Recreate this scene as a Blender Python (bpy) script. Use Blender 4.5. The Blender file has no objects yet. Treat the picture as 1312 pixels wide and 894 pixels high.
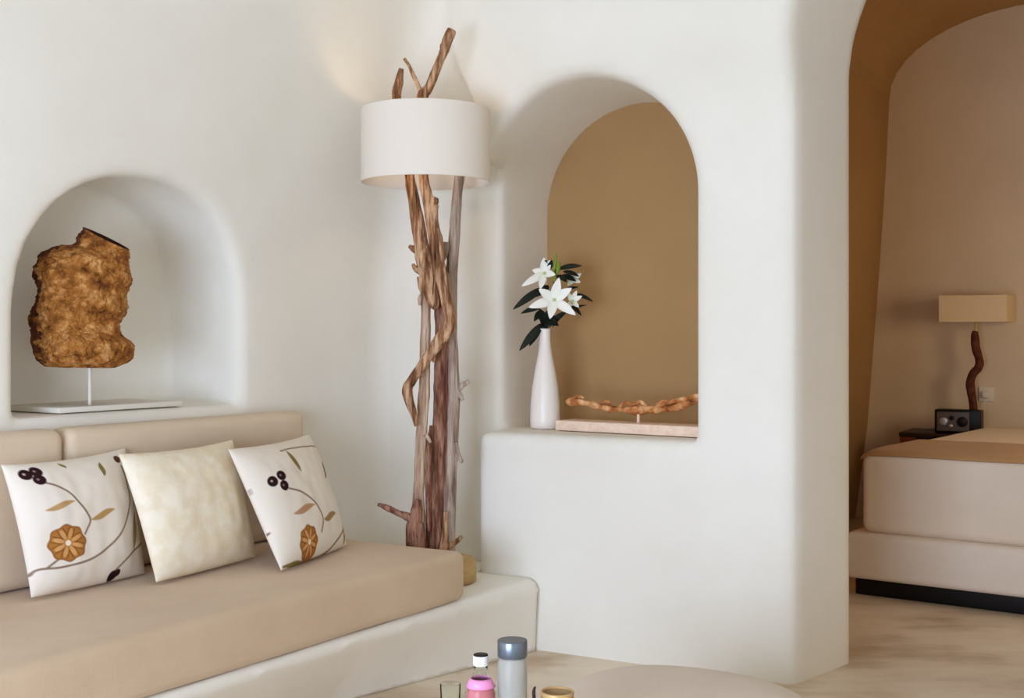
import bpy, bmesh, math, random
import numpy as np
from mathutils import Vector, Matrix, noise as mn
random.seed(7); np.random.seed(7)
C = bpy.context.scene.collection

# ------------------------------------------------------------------ frames
F, HY, CX, EYE = 1600.0, 430.0, 656.0, 1.18
_a = math.atan2(.471, .843)
EU = np.array([math.cos(_a), -math.sin(_a), 0]); EV = np.array([math.sin(_a), math.cos(_a), 0])
O = np.array([.108, 4.685, 0])                    # foot of the right wall where the bench meets it
_t = math.radians(57.65)
ES = np.array([math.cos(_t), math.sin(_t), 0]); ET = np.array([math.sin(_t), -math.cos(_t), 0])
W0 = np.array([-.506, 5.25, 0])                   # foot of the room corner behind the lamp
Z = np.array([0, 0, 1.0])
def L(u, v, z): return O + EU*u + EV*v + Z*z      # right-wall frame
def S(t, s, z): return W0 + ET*t + ES*s + Z*z     # sofa frame (t out of the left wall, s towards the corner)
def at(x, y, Y): return np.array([(x-CX)/F*Y, Y, EYE+(HY-y)/F*Y])   # photo point at a known distance

# ------------------------------------------------------------------ materials
def lin(c):
    return tuple((x/12.92 if x <= .04045 else ((x+.055)/1.055)**2.4) for x in (q/255 for q in c)) + (1,)
def mat(name, col, rough=.6, metal=0, bump=0, bscale=30, col2=None, nscale=6, stretch=None, detail=6, spec=.3,
        trans=0, ior=1.45, ramp=(.35, .65), col3=None, attr=None, alpha=1, dist=.01):
    m = bpy.data.materials.new(name); m.use_nodes = True
    nt = m.node_tree; n = nt.nodes; b = n['Principled BSDF']
    b.inputs['Roughness'].default_value = rough; b.inputs['Metallic'].default_value = metal
    b.inputs['Specular IOR Level'].default_value = spec
    b.inputs['Transmission Weight'].default_value = trans; b.inputs['IOR'].default_value = ior
    b.inputs['Base Color'].default_value = lin(col)
    tc = n.new('ShaderNodeTexCoord'); mp = n.new('ShaderNodeMapping'); nt.links.new(tc.outputs['Object'], mp.inputs[0])
    if stretch: mp.inputs['Scale'].default_value = stretch
    if col2:
        t = n.new('ShaderNodeTexNoise'); t.inputs['Scale'].default_value = nscale; t.inputs['Detail'].default_value = detail
        t.inputs['Roughness'].default_value = .6
        nt.links.new(mp.outputs[0], t.inputs['Vector'])
        r = n.new('ShaderNodeValToRGB'); e = r.color_ramp.elements
        e[0].position = ramp[0]; e[1].position = ramp[1]; e[0].color = lin(col); e[1].color = lin(col2)
        if col3:
            k = e.new((ramp[0]+ramp[1])/2); k.color = lin(col3)
        nt.links.new(t.outputs['Fac'], r.inputs[0]); nt.links.new(r.outputs[0], b.inputs['Base Color'])
    if attr:
        a = n.new('ShaderNodeAttribute'); a.attribute_name = attr
        nt.links.new(a.outputs['Color'], b.inputs['Base Color'])
    if bump:
        t2 = n.new('ShaderNodeTexNoise'); t2.inputs['Scale'].default_value = bscale; t2.inputs['Detail'].default_value = 5
        nt.links.new(mp.outputs[0], t2.inputs['Vector'])
        bp = n.new('ShaderNodeBump'); bp.inputs['Strength'].default_value = bump; bp.inputs['Distance'].default_value = dist
        nt.links.new(t2.outputs['Fac'], bp.inputs['Height']); nt.links.new(bp.outputs[0], b.inputs['Normal'])
    return m
def fabric(name, col, col2, weave=420, bump=.25, nscale=2.5):
    m = mat(name, col, .9, col2=col2, nscale=nscale, spec=.1)
    nt = m.node_tree; n = nt.nodes; b = n['Principled BSDF']
    b.inputs['Sheen Weight'].default_value = .15
    tc = n.new('ShaderNodeTexCoord'); mx = []
    for st in ((1, 1, .06), (.06, .06, 1)):
        mp = n.new('ShaderNodeMapping'); mp.inputs['Scale'].default_value = st
        t = n.new('ShaderNodeTexNoise'); t.inputs['Scale'].default_value = weave; t.inputs['Detail'].default_value = 1
        nt.links.new(tc.outputs['Object'], mp.inputs[0]); nt.links.new(mp.outputs[0], t.inputs['Vector']); mx.append(t)
    ad = n.new('ShaderNodeMath'); ad.operation = 'ADD'
    nt.links.new(mx[0].outputs['Fac'], ad.inputs[0]); nt.links.new(mx[1].outputs['Fac'], ad.inputs[1])
    bp = n.new('ShaderNodeBump'); bp.inputs['Strength'].default_value = bump; bp.inputs['Distance'].default_value = .002
    nt.links.new(ad.outputs[0], bp.inputs['Height']); nt.links.new(bp.outputs[0], b.inputs['Normal'])
    return m

M = {}
M['plaster'] = mat('white_plaster', (238, 234, 224), .85, bump=.10, bscale=5, col2=(232, 227, 215), nscale=1.6, dist=.03, spec=.15)
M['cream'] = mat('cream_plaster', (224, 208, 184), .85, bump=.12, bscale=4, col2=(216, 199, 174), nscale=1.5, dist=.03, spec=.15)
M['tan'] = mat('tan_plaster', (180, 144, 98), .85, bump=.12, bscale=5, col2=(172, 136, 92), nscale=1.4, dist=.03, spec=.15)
M['floor'] = mat('polished_stone', (236, 223, 203), .42, bump=.06, bscale=7, col2=(180, 152, 118), col3=(222, 206, 183), nscale=2.6,
                 detail=9, ramp=(.3, .72), stretch=(.7, 1.6, 1), spec=.35)
M['linen'] = fabric('tan_linen', (208, 184, 155), (198, 172, 142))
M['backlinen'] = fabric('sand_linen', (216, 196, 170), (208, 187, 160))
M['pouf'] = fabric('oatmeal_weave', (222, 206, 190), (212, 195, 178), weave=260)
M['pillow'] = mat('printed_cotton', (236, 229, 217), .9, bump=.15, bscale=250, attr='pattern', spec=.1, dist=.002)
M['damask'] = mat('cream_damask', (230, 215, 186), .7, col2=(237, 226, 205), nscale=17, ramp=(.42, .58), detail=3, bump=.12, bscale=200, spec=.25, dist=.002)
M['brownwood'] = mat('brown_bark', (56, 28, 16), .8, col2=(218, 178, 140), col3=(144, 98, 64), nscale=44, stretch=(1, 1, .14), bump=1, bscale=90, ramp=(.28, .62), dist=.02)
M['redwood'] = mat('reddish_bark', (52, 22, 16), .8, col2=(176, 130, 106), col3=(112, 68, 50), nscale=44, stretch=(1, 1, .14), bump=1, bscale=90, ramp=(.28, .62), dist=.02)
M['greywood'] = mat('grey_driftwood', (96, 76, 62), .85, col2=(206, 188, 172), col3=(168, 146, 130), nscale=40, stretch=(1, 1, .1), bump=.9, bscale=90, ramp=(.3, .66), dist=.02)
M['palewood'] = mat('pale_driftwood', (132, 92, 68), .85, col2=(218, 194, 170), col3=(188, 156, 130), nscale=40, stretch=(1, 1, .1), bump=.9, bscale=90, ramp=(.3, .64), dist=.02)
M['baseoak'] = mat('yellow_oak', (196, 164, 106), .6, col2=(176, 142, 88), nscale=12, stretch=(1, 1, 6))
M['shade'] = mat('white_shade', (232, 222, 209), .9, bump=.1, bscale=300, spec=.1, dist=.001)
M['shade2'] = mat('cream_shade', (226, 206, 172), .9, bump=.1, bscale=300, spec=.1, dist=.001)
M['burl'] = mat('burl_wood', (100, 52, 18), .8, col2=(230, 170, 104), col3=(182, 116, 48), nscale=24, detail=9, ramp=(.32, .68), bump=1, bscale=70, dist=.03)
M['burlbark'] = mat('burl_bark', (52, 20, 14), .85, col2=(138, 78, 42), nscale=30, ramp=(.35, .75), bump=1, bscale=60, dist=.02)
M['burldark'] = mat('burl_inside', (52, 20, 12), .9, bump=.6, bscale=40)
M['stone'] = mat('white_stone', (226, 220, 208), .6)
M['steel'] = mat('white_painted_rod', (226, 220, 206), .45)
M['plank'] = mat('pale_plank', (244, 218, 196), .65, col2=(230, 200, 174), nscale=7, stretch=(1, 8, 8), bump=.15, bscale=30)
M['orangewood'] = mat('orange_driftwood', (96, 46, 18), .7, col2=(240, 194, 142), col3=(196, 124, 68), nscale=22, stretch=(1, .5, 1), bump=1, bscale=70, ramp=(.28, .66))
M['ceramic'] = mat('white_ceramic', (242, 234, 224), .35, spec=.5)
M['petal'] = mat('lily_petal', (250, 249, 240), .55)
M['petalg'] = mat('lily_throat', (206, 214, 160), .6)
M['leaf'] = mat('dark_leaf', (18, 26, 20), .5, col2=(30, 40, 30), nscale=20, spec=.35)
M['bud'] = mat('green_bud', (122, 148, 46), .5)
M['darkwood'] = mat('dark_wood', (38, 24, 20), .5, col2=(56, 34, 26), nscale=10, stretch=(1, 1, 6))
M['redstain'] = mat('red_wood', (104, 44, 34), .5)
M['black'] = mat('black_plastic', (20, 18, 20), .4)
M['dial'] = mat('dial_panel', (96, 92, 92), .4)
M['silver'] = mat('brushed_silver', (190, 190, 192), .35, metal=.8)
M['brass'] = mat('brass_rod', (176, 150, 96), .4, metal=.7)
M['stem2'] = mat('dark_red_branch', (70, 34, 26), .7, col2=(104, 54, 40), nscale=30, bump=.6, bscale=60)
M['bedsheet'] = fabric('white_bed_cover', (244, 230, 210), (238, 223, 202))
M['bedbase'] = fabric('cream_bed_base', (244, 232, 216), (238, 225, 208))
M['throw'] = fabric('tan_throw', (190, 150, 104), (182, 142, 96))
M['cap'] = mat('blue_grey_cap', (122, 130, 140), .3, metal=.75, col2=(112, 121, 132), nscale=3)
M['glass'] = mat('clear_glass', (246, 250, 248), .04, trans=1, ior=1.06, spec=.5)
M['frost'] = mat('pale_bottle_glass', (228, 226, 218), .2, trans=.72, ior=1.2, spec=.6)
M['pink'] = mat('pink_drink', (240, 140, 146), .1, trans=.25, ior=1.34, spec=.5)
M['pinkglint'] = mat('pink_shoulder_highlight', (244, 150, 196), .35, spec=.5)  # colour of the highlight painted on the pink bottle
M['white'] = mat('white_cap', (232, 228, 222), .4)
M['amber'] = mat('amber_glass', (230, 190, 134), .12, trans=.6, spec=.5)
M['amberrim'] = mat('gold_rim', (204, 164, 110), .35, metal=.2)

# ------------------------------------------------------------------ object helpers
def wloc(o):
    p = np.zeros(3)
    while o is not None:
        p = p + np.array(o.location); o = o.parent
    return p
def tag(o, label=None, cat=None, group=None, kind=None):
    if label: o['label'] = label
    if cat: o['category'] = cat
    if group: o['group'] = group
    if kind: o['kind'] = kind
    return o
def thing(name, loc, label, cat, group=None):
    o = bpy.data.objects.new(name, None); o.empty_display_size = .05; C.objects.link(o)
    o.location = tuple(loc); return tag(o, label, cat, group)
def obj(name, verts, faces, m, parent=None, loc=None, smooth=True, mats=None, fmat=None):
    verts = np.asarray(verts, float)
    if parent is not None: base = wloc(parent); lo = np.zeros(3)
    else:
        lo = np.array(loc) if loc is not None else np.array([verts[:, 0].mean(), verts[:, 1].mean(), verts[:, 2].min()])
        base = lo
    me = bpy.data.meshes.new(name)
    me.from_pydata((verts-base).tolist(), [], faces if isinstance(faces, list) else faces.tolist()); me.update()
    for q in (mats or [m]): me.materials.append(q)
    if fmat is not None: me.polygons.foreach_set('material_index', np.asarray(fmat, dtype=np.int32))
    me.polygons.foreach_set('use_smooth', [smooth]*len(me.polygons))
    o = bpy.data.objects.new(name, me); C.objects.link(o); o.location = tuple(lo)
    if parent is not None: o.parent = parent
    return o
def merge(*parts):
    V, Fc, n = [], [], 0
    for v, f in parts:
        V.append(np.asarray(v, float)); Fc += [[i+n for i in q] for q in f]; n += len(v)
    return np.vstack(V), Fc
def fixn(o):
    bm = bmesh.new(); bm.from_mesh(o.data); bmesh.ops.recalc_face_normals(bm, faces=bm.faces); bm.to_mesh(o.data); bm.free(); return o
def rbox(fr, lo, hi, r=.01, seg=3, sub=None):
    """box with rounded edges between lo and hi in frame fr(a, b, c) -> world"""
    bm = bmesh.new(); bmesh.ops.create_cube(bm, size=1)
    lo = np.array(lo, float); hi = np.array(hi, float)
    for v in bm.verts: v.co = Vector(((np.array(v.co)+.5)*(hi-lo)+lo).tolist())
    if sub:
        for ax in range(3):
            for k in range(1, sub[ax]+1):
                p = [0, 0, 0]; p[ax] = lo[ax]+(hi[ax]-lo[ax])*k/(sub[ax]+1); nn = [0, 0, 0]; nn[ax] = 1
                bmesh.ops.bisect_plane(bm, geom=bm.verts[:]+bm.edges[:]+bm.faces[:], plane_co=p, plane_no=nn)
    if r > 0:
        ed = [e for e in bm.edges if len(e.link_faces) == 2 and e.calc_face_angle() > .5]
        bmesh.ops.bevel(bm, geom=ed, offset=r, segments=seg, profile=.5, affect='EDGES')
    bm.normal_update()
    V = [fr(*v.co) for v in bm.verts]; idx = {v: i for i, v in enumerate(bm.verts)}
    Fc = [[idx[v] for v in f.verts] for f in bm.faces]; bm.free()
    return V, Fc
def lathe(c, prof, n=40, close=False):
    """prof: list of (radius, z); c: world base point"""
    V, Fc = [], []
    k = len(prof)
    for r, z in prof:
        for j in range(n):
            a = 2*math.pi*j/n; V.append((c[0]+r*math.cos(a), c[1]+r*math.sin(a), c[2]+z))
    for i in range(k-1):
        for j in range(n):
            j2 = (j+1) % n; Fc.append([i*n+j, i*n+j2, (i+1)*n+j2, (i+1)*n+j])
    if prof[0][0] > 1e-5 and not close: Fc.append(list(range(n))[::-1])
    if prof[-1][0] > 1e-5 and not close: Fc.append([(k-1)*n+j for j in range(n)])
    if close:
        for j in range(n):
            j2 = (j+1) % n; Fc.append([(k-1)*n+j, (k-1)*n+j2, j2, j])
    return V, Fc
def catmull(P, step):
    P = np.asarray(P, float); P = np.vstack([2*P[0]-P[1], P, 2*P[-1]-P[-2]]); out = []
    for i in range(1, len(P)-2):
        a, b, c, d = P[i-1], P[i], P[i+1], P[i+2]
        k = max(2, int(np.linalg.norm(c[:3]-b[:3])/step))
        for j in range(k):
            t = j/k
            out.append(.5*((2*b)+(c-a)*t+(2*a-5*b+4*c-d)*t*t+(-a+3*b-3*c+d)*t**3))
    out.append(P[-2]); return np.array(out)
def tube(P, step=.012, n=14, rough=.0, freq=30, seed=0, flute=0, caps=True):
    """P rows: x, y, z, radius; rough: relative surface noise"""
    Q = catmull(P, step); Q[:, 3] = np.maximum(Q[:, 3], .0005); V, Fc = [], []; nrm = None
    for i, q in enumerate(Q):
        d = Q[min(i+1, len(Q)-1), :3]-Q[max(i-1, 0), :3]; d = d/(np.linalg.norm(d)+1e-9)
        if nrm is None:
            nrm = np.cross(d, [0, 1, 0.1])
        nrm = nrm-d*np.dot(nrm, d); nrm /= np.linalg.norm(nrm)+1e-9; bn = np.cross(d, nrm)
        for j in range(n):
            a = 2*math.pi*j/n; dr = nrm*math.cos(a)+bn*math.sin(a); rr = q[3]
            if rough:
                p = q[:3]+dr*rr
                rr *= 1+rough*(mn.noise(Vector((p[0]*freq+seed, p[1]*freq, p[2]*freq*.35)))*1.3+.5*mn.noise(Vector((p[0]*freq*3+seed, p[1]*freq*3, p[2]*freq*.9))))
            if flute: rr *= 1+flute*math.sin(3*a+q[2]*9+seed)+.6*flute*math.sin(5*a-q[2]*5+seed)
            V.append(q[:3]+dr*rr)
    m = len(Q)
    for i in range(m-1):
        for j in range(n):
            j2 = (j+1) % n; Fc.append([i*n+j, i*n+j2, (i+1)*n+j2, (i+1)*n+j])
    if caps: Fc.append(list(range(n))[::-1]); Fc.append([(m-1)*n+j for j in range(n)])
    return V, Fc

# ------------------------------------------------------------------ signed-distance walls
def smin(a, b, k): h = np.maximum(k-np.abs(a-b), 0)/k; return np.minimum(a, b)-h*h*k*.25
def smax(a, b, k): return -smin(-a, -b, k)
def surface_nets(D, o, h):
    nx, ny, nz = D.shape; I = D < 0
    cs = [(0,0,0),(1,0,0),(0,1,0),(1,1,0),(0,0,1),(1,0,1),(0,1,1),(1,1,1)]
    sl = lambda A, c: A[c[0]:nx-1+c[0], c[1]:ny-1+c[1], c[2]:nz-1+c[2]]
    cnt = sum(sl(I, c).astype(np.int8) for c in cs); act = (cnt > 0) & (cnt < 8)
    ii = np.argwhere(act); idx = -np.ones(act.shape, np.int32); idx[act] = np.arange(len(ii))
    P = np.zeros((len(ii), 3)); W = np.zeros(len(ii))
    val = [D[ii[:,0]+c[0], ii[:,1]+c[1], ii[:,2]+c[2]] for c in cs]
    for i in range(8):
        for j in range(i+1, 8):
            d = [cs[j][k]-cs[i][k] for k in range(3)]
            if sum(abs(q) for q in d) != 1: continue
            a, b = val[i], val[j]; x = (a < 0) != (b < 0)
            t = np.where(x, a/np.where(x, a-b, 1), 0)
            for k in range(3): P[:, k] += np.where(x, cs[i][k]+t*d[k], 0)
            W += x
    P = (P/W[:, None]+ii)*h+np.array(o)
    quads = []
    for ax in range(3):
        b, c = (ax+1) % 3, (ax+2) % 3
        s0 = [slice(None)]*3; s1 = [slice(None)]*3; s0[ax] = slice(0, -1); s1[ax] = slice(1, None)
        for q in (b, c): s0[q] = slice(1, -1); s1[q] = slice(1, -1)
        A, B = I[tuple(s0)], I[tuple(s1)]
        e = np.argwhere(A != B)
        if not len(e): continue
        flip = A[e[:,0], e[:,1], e[:,2]]
        e[:, b] += 1; e[:, c] += 1
        def cell(db, dc):
            k = e.copy(); k[:, b] += db; k[:, c] += dc; return idx[k[:,0], k[:,1], k[:,2]]
        q = np.stack([cell(-1,-1), cell(0,-1), cell(0,0), cell(-1,0)], 1)
        q[~flip] = q[~flip][:, ::-1]; quads.append(q)
    return P, np.vstack(quads)
def arch(a, b, r, p=2.0):
    """arch opening: a = offset from the centre line, b = height above the spring line"""
    return np.where(b > 0, (np.abs(a)**p+np.maximum(b, 0)**p+1e-12)**(1/p), np.abs(a))-r

h = .02
lo = np.array([-1.72, -2.9, -.07]); hi = np.array([2.95, .72, 3.12])
N = np.ceil((hi-lo)/h).astype(int)+1
g = [(lo[k]+h*np.arange(N[k])).astype(np.float32) for k in range(3)]
U, V_, ZZ = g[0][:, None, None], g[1][None, :, None], g[2][None, None, :]
# sofa-frame coordinates of the same grid
dO = O-W0
t0, s0 = float(dO@ET), float(dO@ES)
T = (t0+U*float(EU@ET)+V_*float(EV@ET)); Sg = (s0+U*float(EU@ES)+V_*float(EV@ES))
# right wall
main = np.maximum(-.276-U, -V_)+0*ZZ
back = np.maximum(.19-V_, 0*U-5)+0*ZZ
nz_ = np.array([.44, .9]); nz_ = nz_/np.linalg.norm(nz_)
top = smax(-V_+0*U+0*ZZ, (-(V_-.0)*nz_[0]-(ZZ-2.26)*nz_[1])+0*U, .12)
A = smin(smin(main, back, .07), top, .28)
A = np.maximum(A, V_-.69)
A = np.maximum(A, -np.maximum(.72-U, .415-V_)+0*ZZ)          # thinner beside the doorway
kk = .05
nicheA = np.maximum(arch(U-.166+0*V_, ZZ-1.69, .443), .81-ZZ)
A = smax(A, -nicheA, kk)
uc = 1.72+.25*V_
door = arch(U-uc, ZZ-2.08, .757, 2.0)
A = smax(A, -door, .055)
# left wall with its vault and niche
lean = .235*np.maximum(ZZ-1.25, 0)**2
B = (T-lean)/np.sqrt(1+(2*.235*np.maximum(ZZ-1.25, 0))**2)
B = np.maximum(B, -(T+.55))
nicheB = smax(np.maximum(arch(Sg+1.353, ZZ-1.235, .463, 2.25), .935-ZZ), -(T+.37), .045)
B = smax(B, -nicheB, (.03+.025*np.clip((Sg+1.8)/.8, 0, 1)).astype(np.float32))
D = smin(A, B, .16).astype(np.float32)
P, Q = surface_nets(D, lo, h)
ci = np.clip(((P-lo)/h).round().astype(int), 0, N-1)
isA = (A[ci[:,0], ci[:,1], ci[:,2]] < B[ci[:,0], ci[:,1], ci[:,2]])
fA = isA[Q].sum(1) >= 2
PW = O[None]+P[:, :1]*EU+P[:, 1:2]*EV+P[:, 2:]*Z
def submesh(PW, Q):
    us, inv = np.unique(Q, return_inverse=True); return PW[us], inv.reshape(Q.shape)
keep = P[Q].mean(1)[:, 2] > -.05
for nm, sel in (('wall_right', fA & keep), ('wall_left', ~fA & keep)):
    v, f = submesh(PW, Q[sel])
    tag(obj(nm, v, f, M['plaster'], loc=(v[:,0].mean(), v[:,1].mean(), 0)), kind='structure')
# bench, a plastered masonry seat base along the left wall
z0 = int((.34-lo[2])/h)
Tb, Sb, Zb = T+0*ZZ[:, :, :z0], Sg+0*ZZ[:, :, :z0], ZZ[:, :, :z0]
low = np.maximum(.60, np.minimum(.814+(Sb+.153)*.22, .815)); fr = low+(.825-low)*np.clip(Zb/.27, 0, 1)
bench = smax(Tb-fr, Zb-.272, .05)
bench = np.maximum(bench, np.maximum(-(T-.006), -Zb-.03))
bench = np.maximum(bench, -(D[:, :, :z0]-.004))
bench = np.maximum(bench, np.maximum(-U-.9, U-.4)+0*bench)
bench = np.maximum(bench, np.maximum(-(V_+2.8), V_-.3)+0*bench)
Pb, Qb = surface_nets(bench.astype(np.float32), lo, h)
Pb[:, 2] = np.maximum(Pb[:, 2], .001)
PbW = O[None]+Pb[:, :1]*EU+Pb[:, 1:2]*EV+Pb[:, 2:]*Z
tag(obj('masonry_bench', PbW, Qb, M['plaster'], loc=S(.4, -1.4, 0)), 'white plastered masonry bench built along the wall under the tan seat cushion', 'bench')
del main, back, top, A, B, nicheA, nicheB, door, D, bench, lean

# ------------------------------------------------------------------ rest of the shell
def prism(fr, pts2, a0, a1):
    """extrude polygon pts2 (x, z) along the second axis"""
    n = len(pts2); V = [fr(x, a0, z) for x, z in pts2]+[fr(x, a1, z) for x, z in pts2]
    Fc = [[i, (i+1) % n, n+(i+1) % n, n+i] for i in range(n)]+[list(range(n))[::-1], list(range(n, 2*n))]
    return V, Fc
v, f = rbox(L, (-2.6, -5.4, -.12), (4.2, 4.5, 0), 0)
tag(obj('floor', v, f, M['floor'], smooth=False), kind='structure')
v, f = rbox(L, (-1.0, .582, .3), (.76, .66, 2.9), 0)
tag(obj('wall_niche_back', v, f, M['tan'], smooth=False), kind='structure')
v, f = rbox(S, (-.5, -5.6, 0), (0, -2.72, 3.1), .01)
tag(obj('wall_left', v, f, M['plaster'], smooth=False), kind='structure')
# ceiling of the front room: a shallow vault
prof = [(-1.75+4.9*i/24, 3.0+.5*math.sin(math.pi*i/24)) for i in range(25)]
poly = prof+[(x, z+.2) for x, z in prof[::-1]]
v, f = prism(L, poly, -5.2, .62)
tag(fixn(obj('ceiling', v, f, M['plaster'], smooth=False)), kind='structure')
v, f = rbox(L, (2.95, -5.2, 0), (3.15, .0, 3.1), 0)
tag(obj('wall_unseen_side', v, f, M['plaster'], smooth=False), kind='structure')  # unseen side wall, added so the daylight comes from the left only
# bedroom
FV = 4.02
prof = [(.18, -.02), (.26, .6), (.335, 1.58), (.375, 2.2), (.40, 2.7)]
for k in range(1, 11):
    a = math.pi/2*k/10; prof.append((1.3-.9*math.cos(a), 2.7+.5*math.sin(a)))
side = prof[:5]; vault = prof[4:]+[(2.4, 3.2), (3.5, 3.1)]
def shell(pts, d, v0, v1):
    pts = np.array(pts); off = pts+np.array(d); return prism(L, [tuple(p) for p in pts]+[tuple(p) for p in off[::-1]], v0, v1)
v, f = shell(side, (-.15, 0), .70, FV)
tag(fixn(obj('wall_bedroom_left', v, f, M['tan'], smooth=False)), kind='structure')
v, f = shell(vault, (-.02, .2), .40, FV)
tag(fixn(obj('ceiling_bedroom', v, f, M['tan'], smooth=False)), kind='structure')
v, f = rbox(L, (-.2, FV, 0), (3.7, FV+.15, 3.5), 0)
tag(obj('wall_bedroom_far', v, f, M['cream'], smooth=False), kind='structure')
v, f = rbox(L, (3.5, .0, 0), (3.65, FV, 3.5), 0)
tag(obj('wall_bedroom_right', v, f, M['cream'], smooth=False), kind='structure')  # unseen wall, added to keep sky light out of the bedroom
v, f = rbox(L, (2.95, .0, 0), (3.5, .374, 3.12), 0)
tag(obj('wall_doorway_right', v, f, M['plaster'], smooth=False), kind='structure')

# ------------------------------------------------------------------ sofa cushions
def soft(Vv, fr_axes, amp, freq, seed=0):
    out = []
    for p in Vv:
        q = Vector((float(p[0])*freq+seed, float(p[1])*freq, float(p[2])*freq)); out.append(np.asarray(p)+np.array(fr_axes)*amp*mn.noise(q))
    return out
v, f = rbox(S, (.012, -2.75, .274), (.812, -.625, .442), .032, 5, (5, 14, 0))
v = soft(v, (0, 0, 1), .004, 4)
tag(obj('seat_cushion', v, f, M['linen']), 'long tan linen seat cushion lying on the white plastered bench', 'cushion')
def back_cushion(s1, s2, label, seed):
    v, f = rbox(S, (.006, s1, .446), (.125, s2, .902), .038, 6, (1, 6, 3))
    v = [np.asarray(p)+ET*.006*mn.noise(Vector((float(p[0])*4+seed, float(p[1])*4, float(p[2])*4))) for p in v]
    tag(obj('back_cushion', v, f, M['backlinen']), label, 'cushion')
back_cushion(-1.722, -.665, 'sand linen back cushion below the arched niche, behind all three pillows', 3)
back_cushion(-2.75, -1.728, 'sand linen back cushion cut by the left picture edge, ending beside the berry pillow', 9)

# ------------------------------------------------------------------ printed pillows
SIZE = 160.0
def paint(n, shapes, base, look):
    k = np.linspace(0, 1, n); a, b = np.meshgrid(k, k, indexing='ij'); X, Y = a*SIZE, b*SIZE
    img = np.ones((n, n, 3))*np.array(lin(base)[:3])
    def put(d, col, soft=.9):
        al = np.clip(.5-d/soft, 0, 1)[..., None]; img[:] = img*(1-al)+np.array(lin(col)[:3])*al
    for sh in shapes:
        kind, pts = sh[0], look(sh[1])*SIZE
        if kind == 'dot':
            r = sh[2]; d = np.hypot(X-pts[0][0], Y-pts[0][1]); put(d-r, sh[3])
            if len(sh) > 4: put(np.hypot(X-pts[0][0]+.2*r, Y-pts[0][1]+.1*r)-r*.2, sh[4])
        elif kind == 'line':
            c = catmull(np.c_[pts, np.zeros(len(pts))], 2.0)[:, :2]; d = np.full((n, n), 1e9)
            for p, q in zip(c[:-1], c[1:]):
                e = q-p; t = np.clip(((X-p[0])*e[0]+(Y-p[1])*e[1])/(e@e+1e-9), 0, 1)
                d = np.minimum(d, np.hypot(X-p[0]-t*e[0], Y-p[1]-t*e[1]))
            put(d-sh[2], sh[3])
        elif kind == 'leaf':
            p, q = pts; e = q-p; ln = np.hypot(*e); e = e/ln; nn = np.array([-e[1], e[0]])
            t = ((X-p[0])*e[0]+(Y-p[1])*e[1])/ln; w = (X-p[0])*nn[0]+(Y-p[1])*nn[1]
            w = w-sh[2]*.5*np.sin(2*math.pi*t)*.5
            prof = np.where((t > 0) & (t < 1), sh[2]*np.sin(math.pi*np.clip(t, 0, 1))**.8, -1.0)
            put(np.abs(w)-prof, sh[3])
        elif kind == 'flower':
            c = pts[0]; r = sh[2]; dx, dy = X-c[0], (Y-c[1]); rr = np.hypot(dx, dy); th = np.arctan2(dy, dx)
            put(rr-r*(1+.05*np.cos(8*th)), (150, 96, 44))
            put(rr-r*(.9+.05*np.cos(8*th)), (170, 112, 54))
            for k8 in range(8):
                a8 = math.pi/8+k8*math.pi/4; lx = dx*math.cos(a8)+dy*math.sin(a8); ly = -dx*math.sin(a8)+dy*math.cos(a8)
                put(np.hypot((lx-r*.5)/2.6, ly)-r*.115, (208, 154, 94)); 
                put(np.where((lx > r*.3) & (lx < r*.86), np.abs(np.abs(ly)-r*.16)-.5, 9), (118, 68, 28))
            put(rr-r*.16, (244, 226, 200))
    return img
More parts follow.
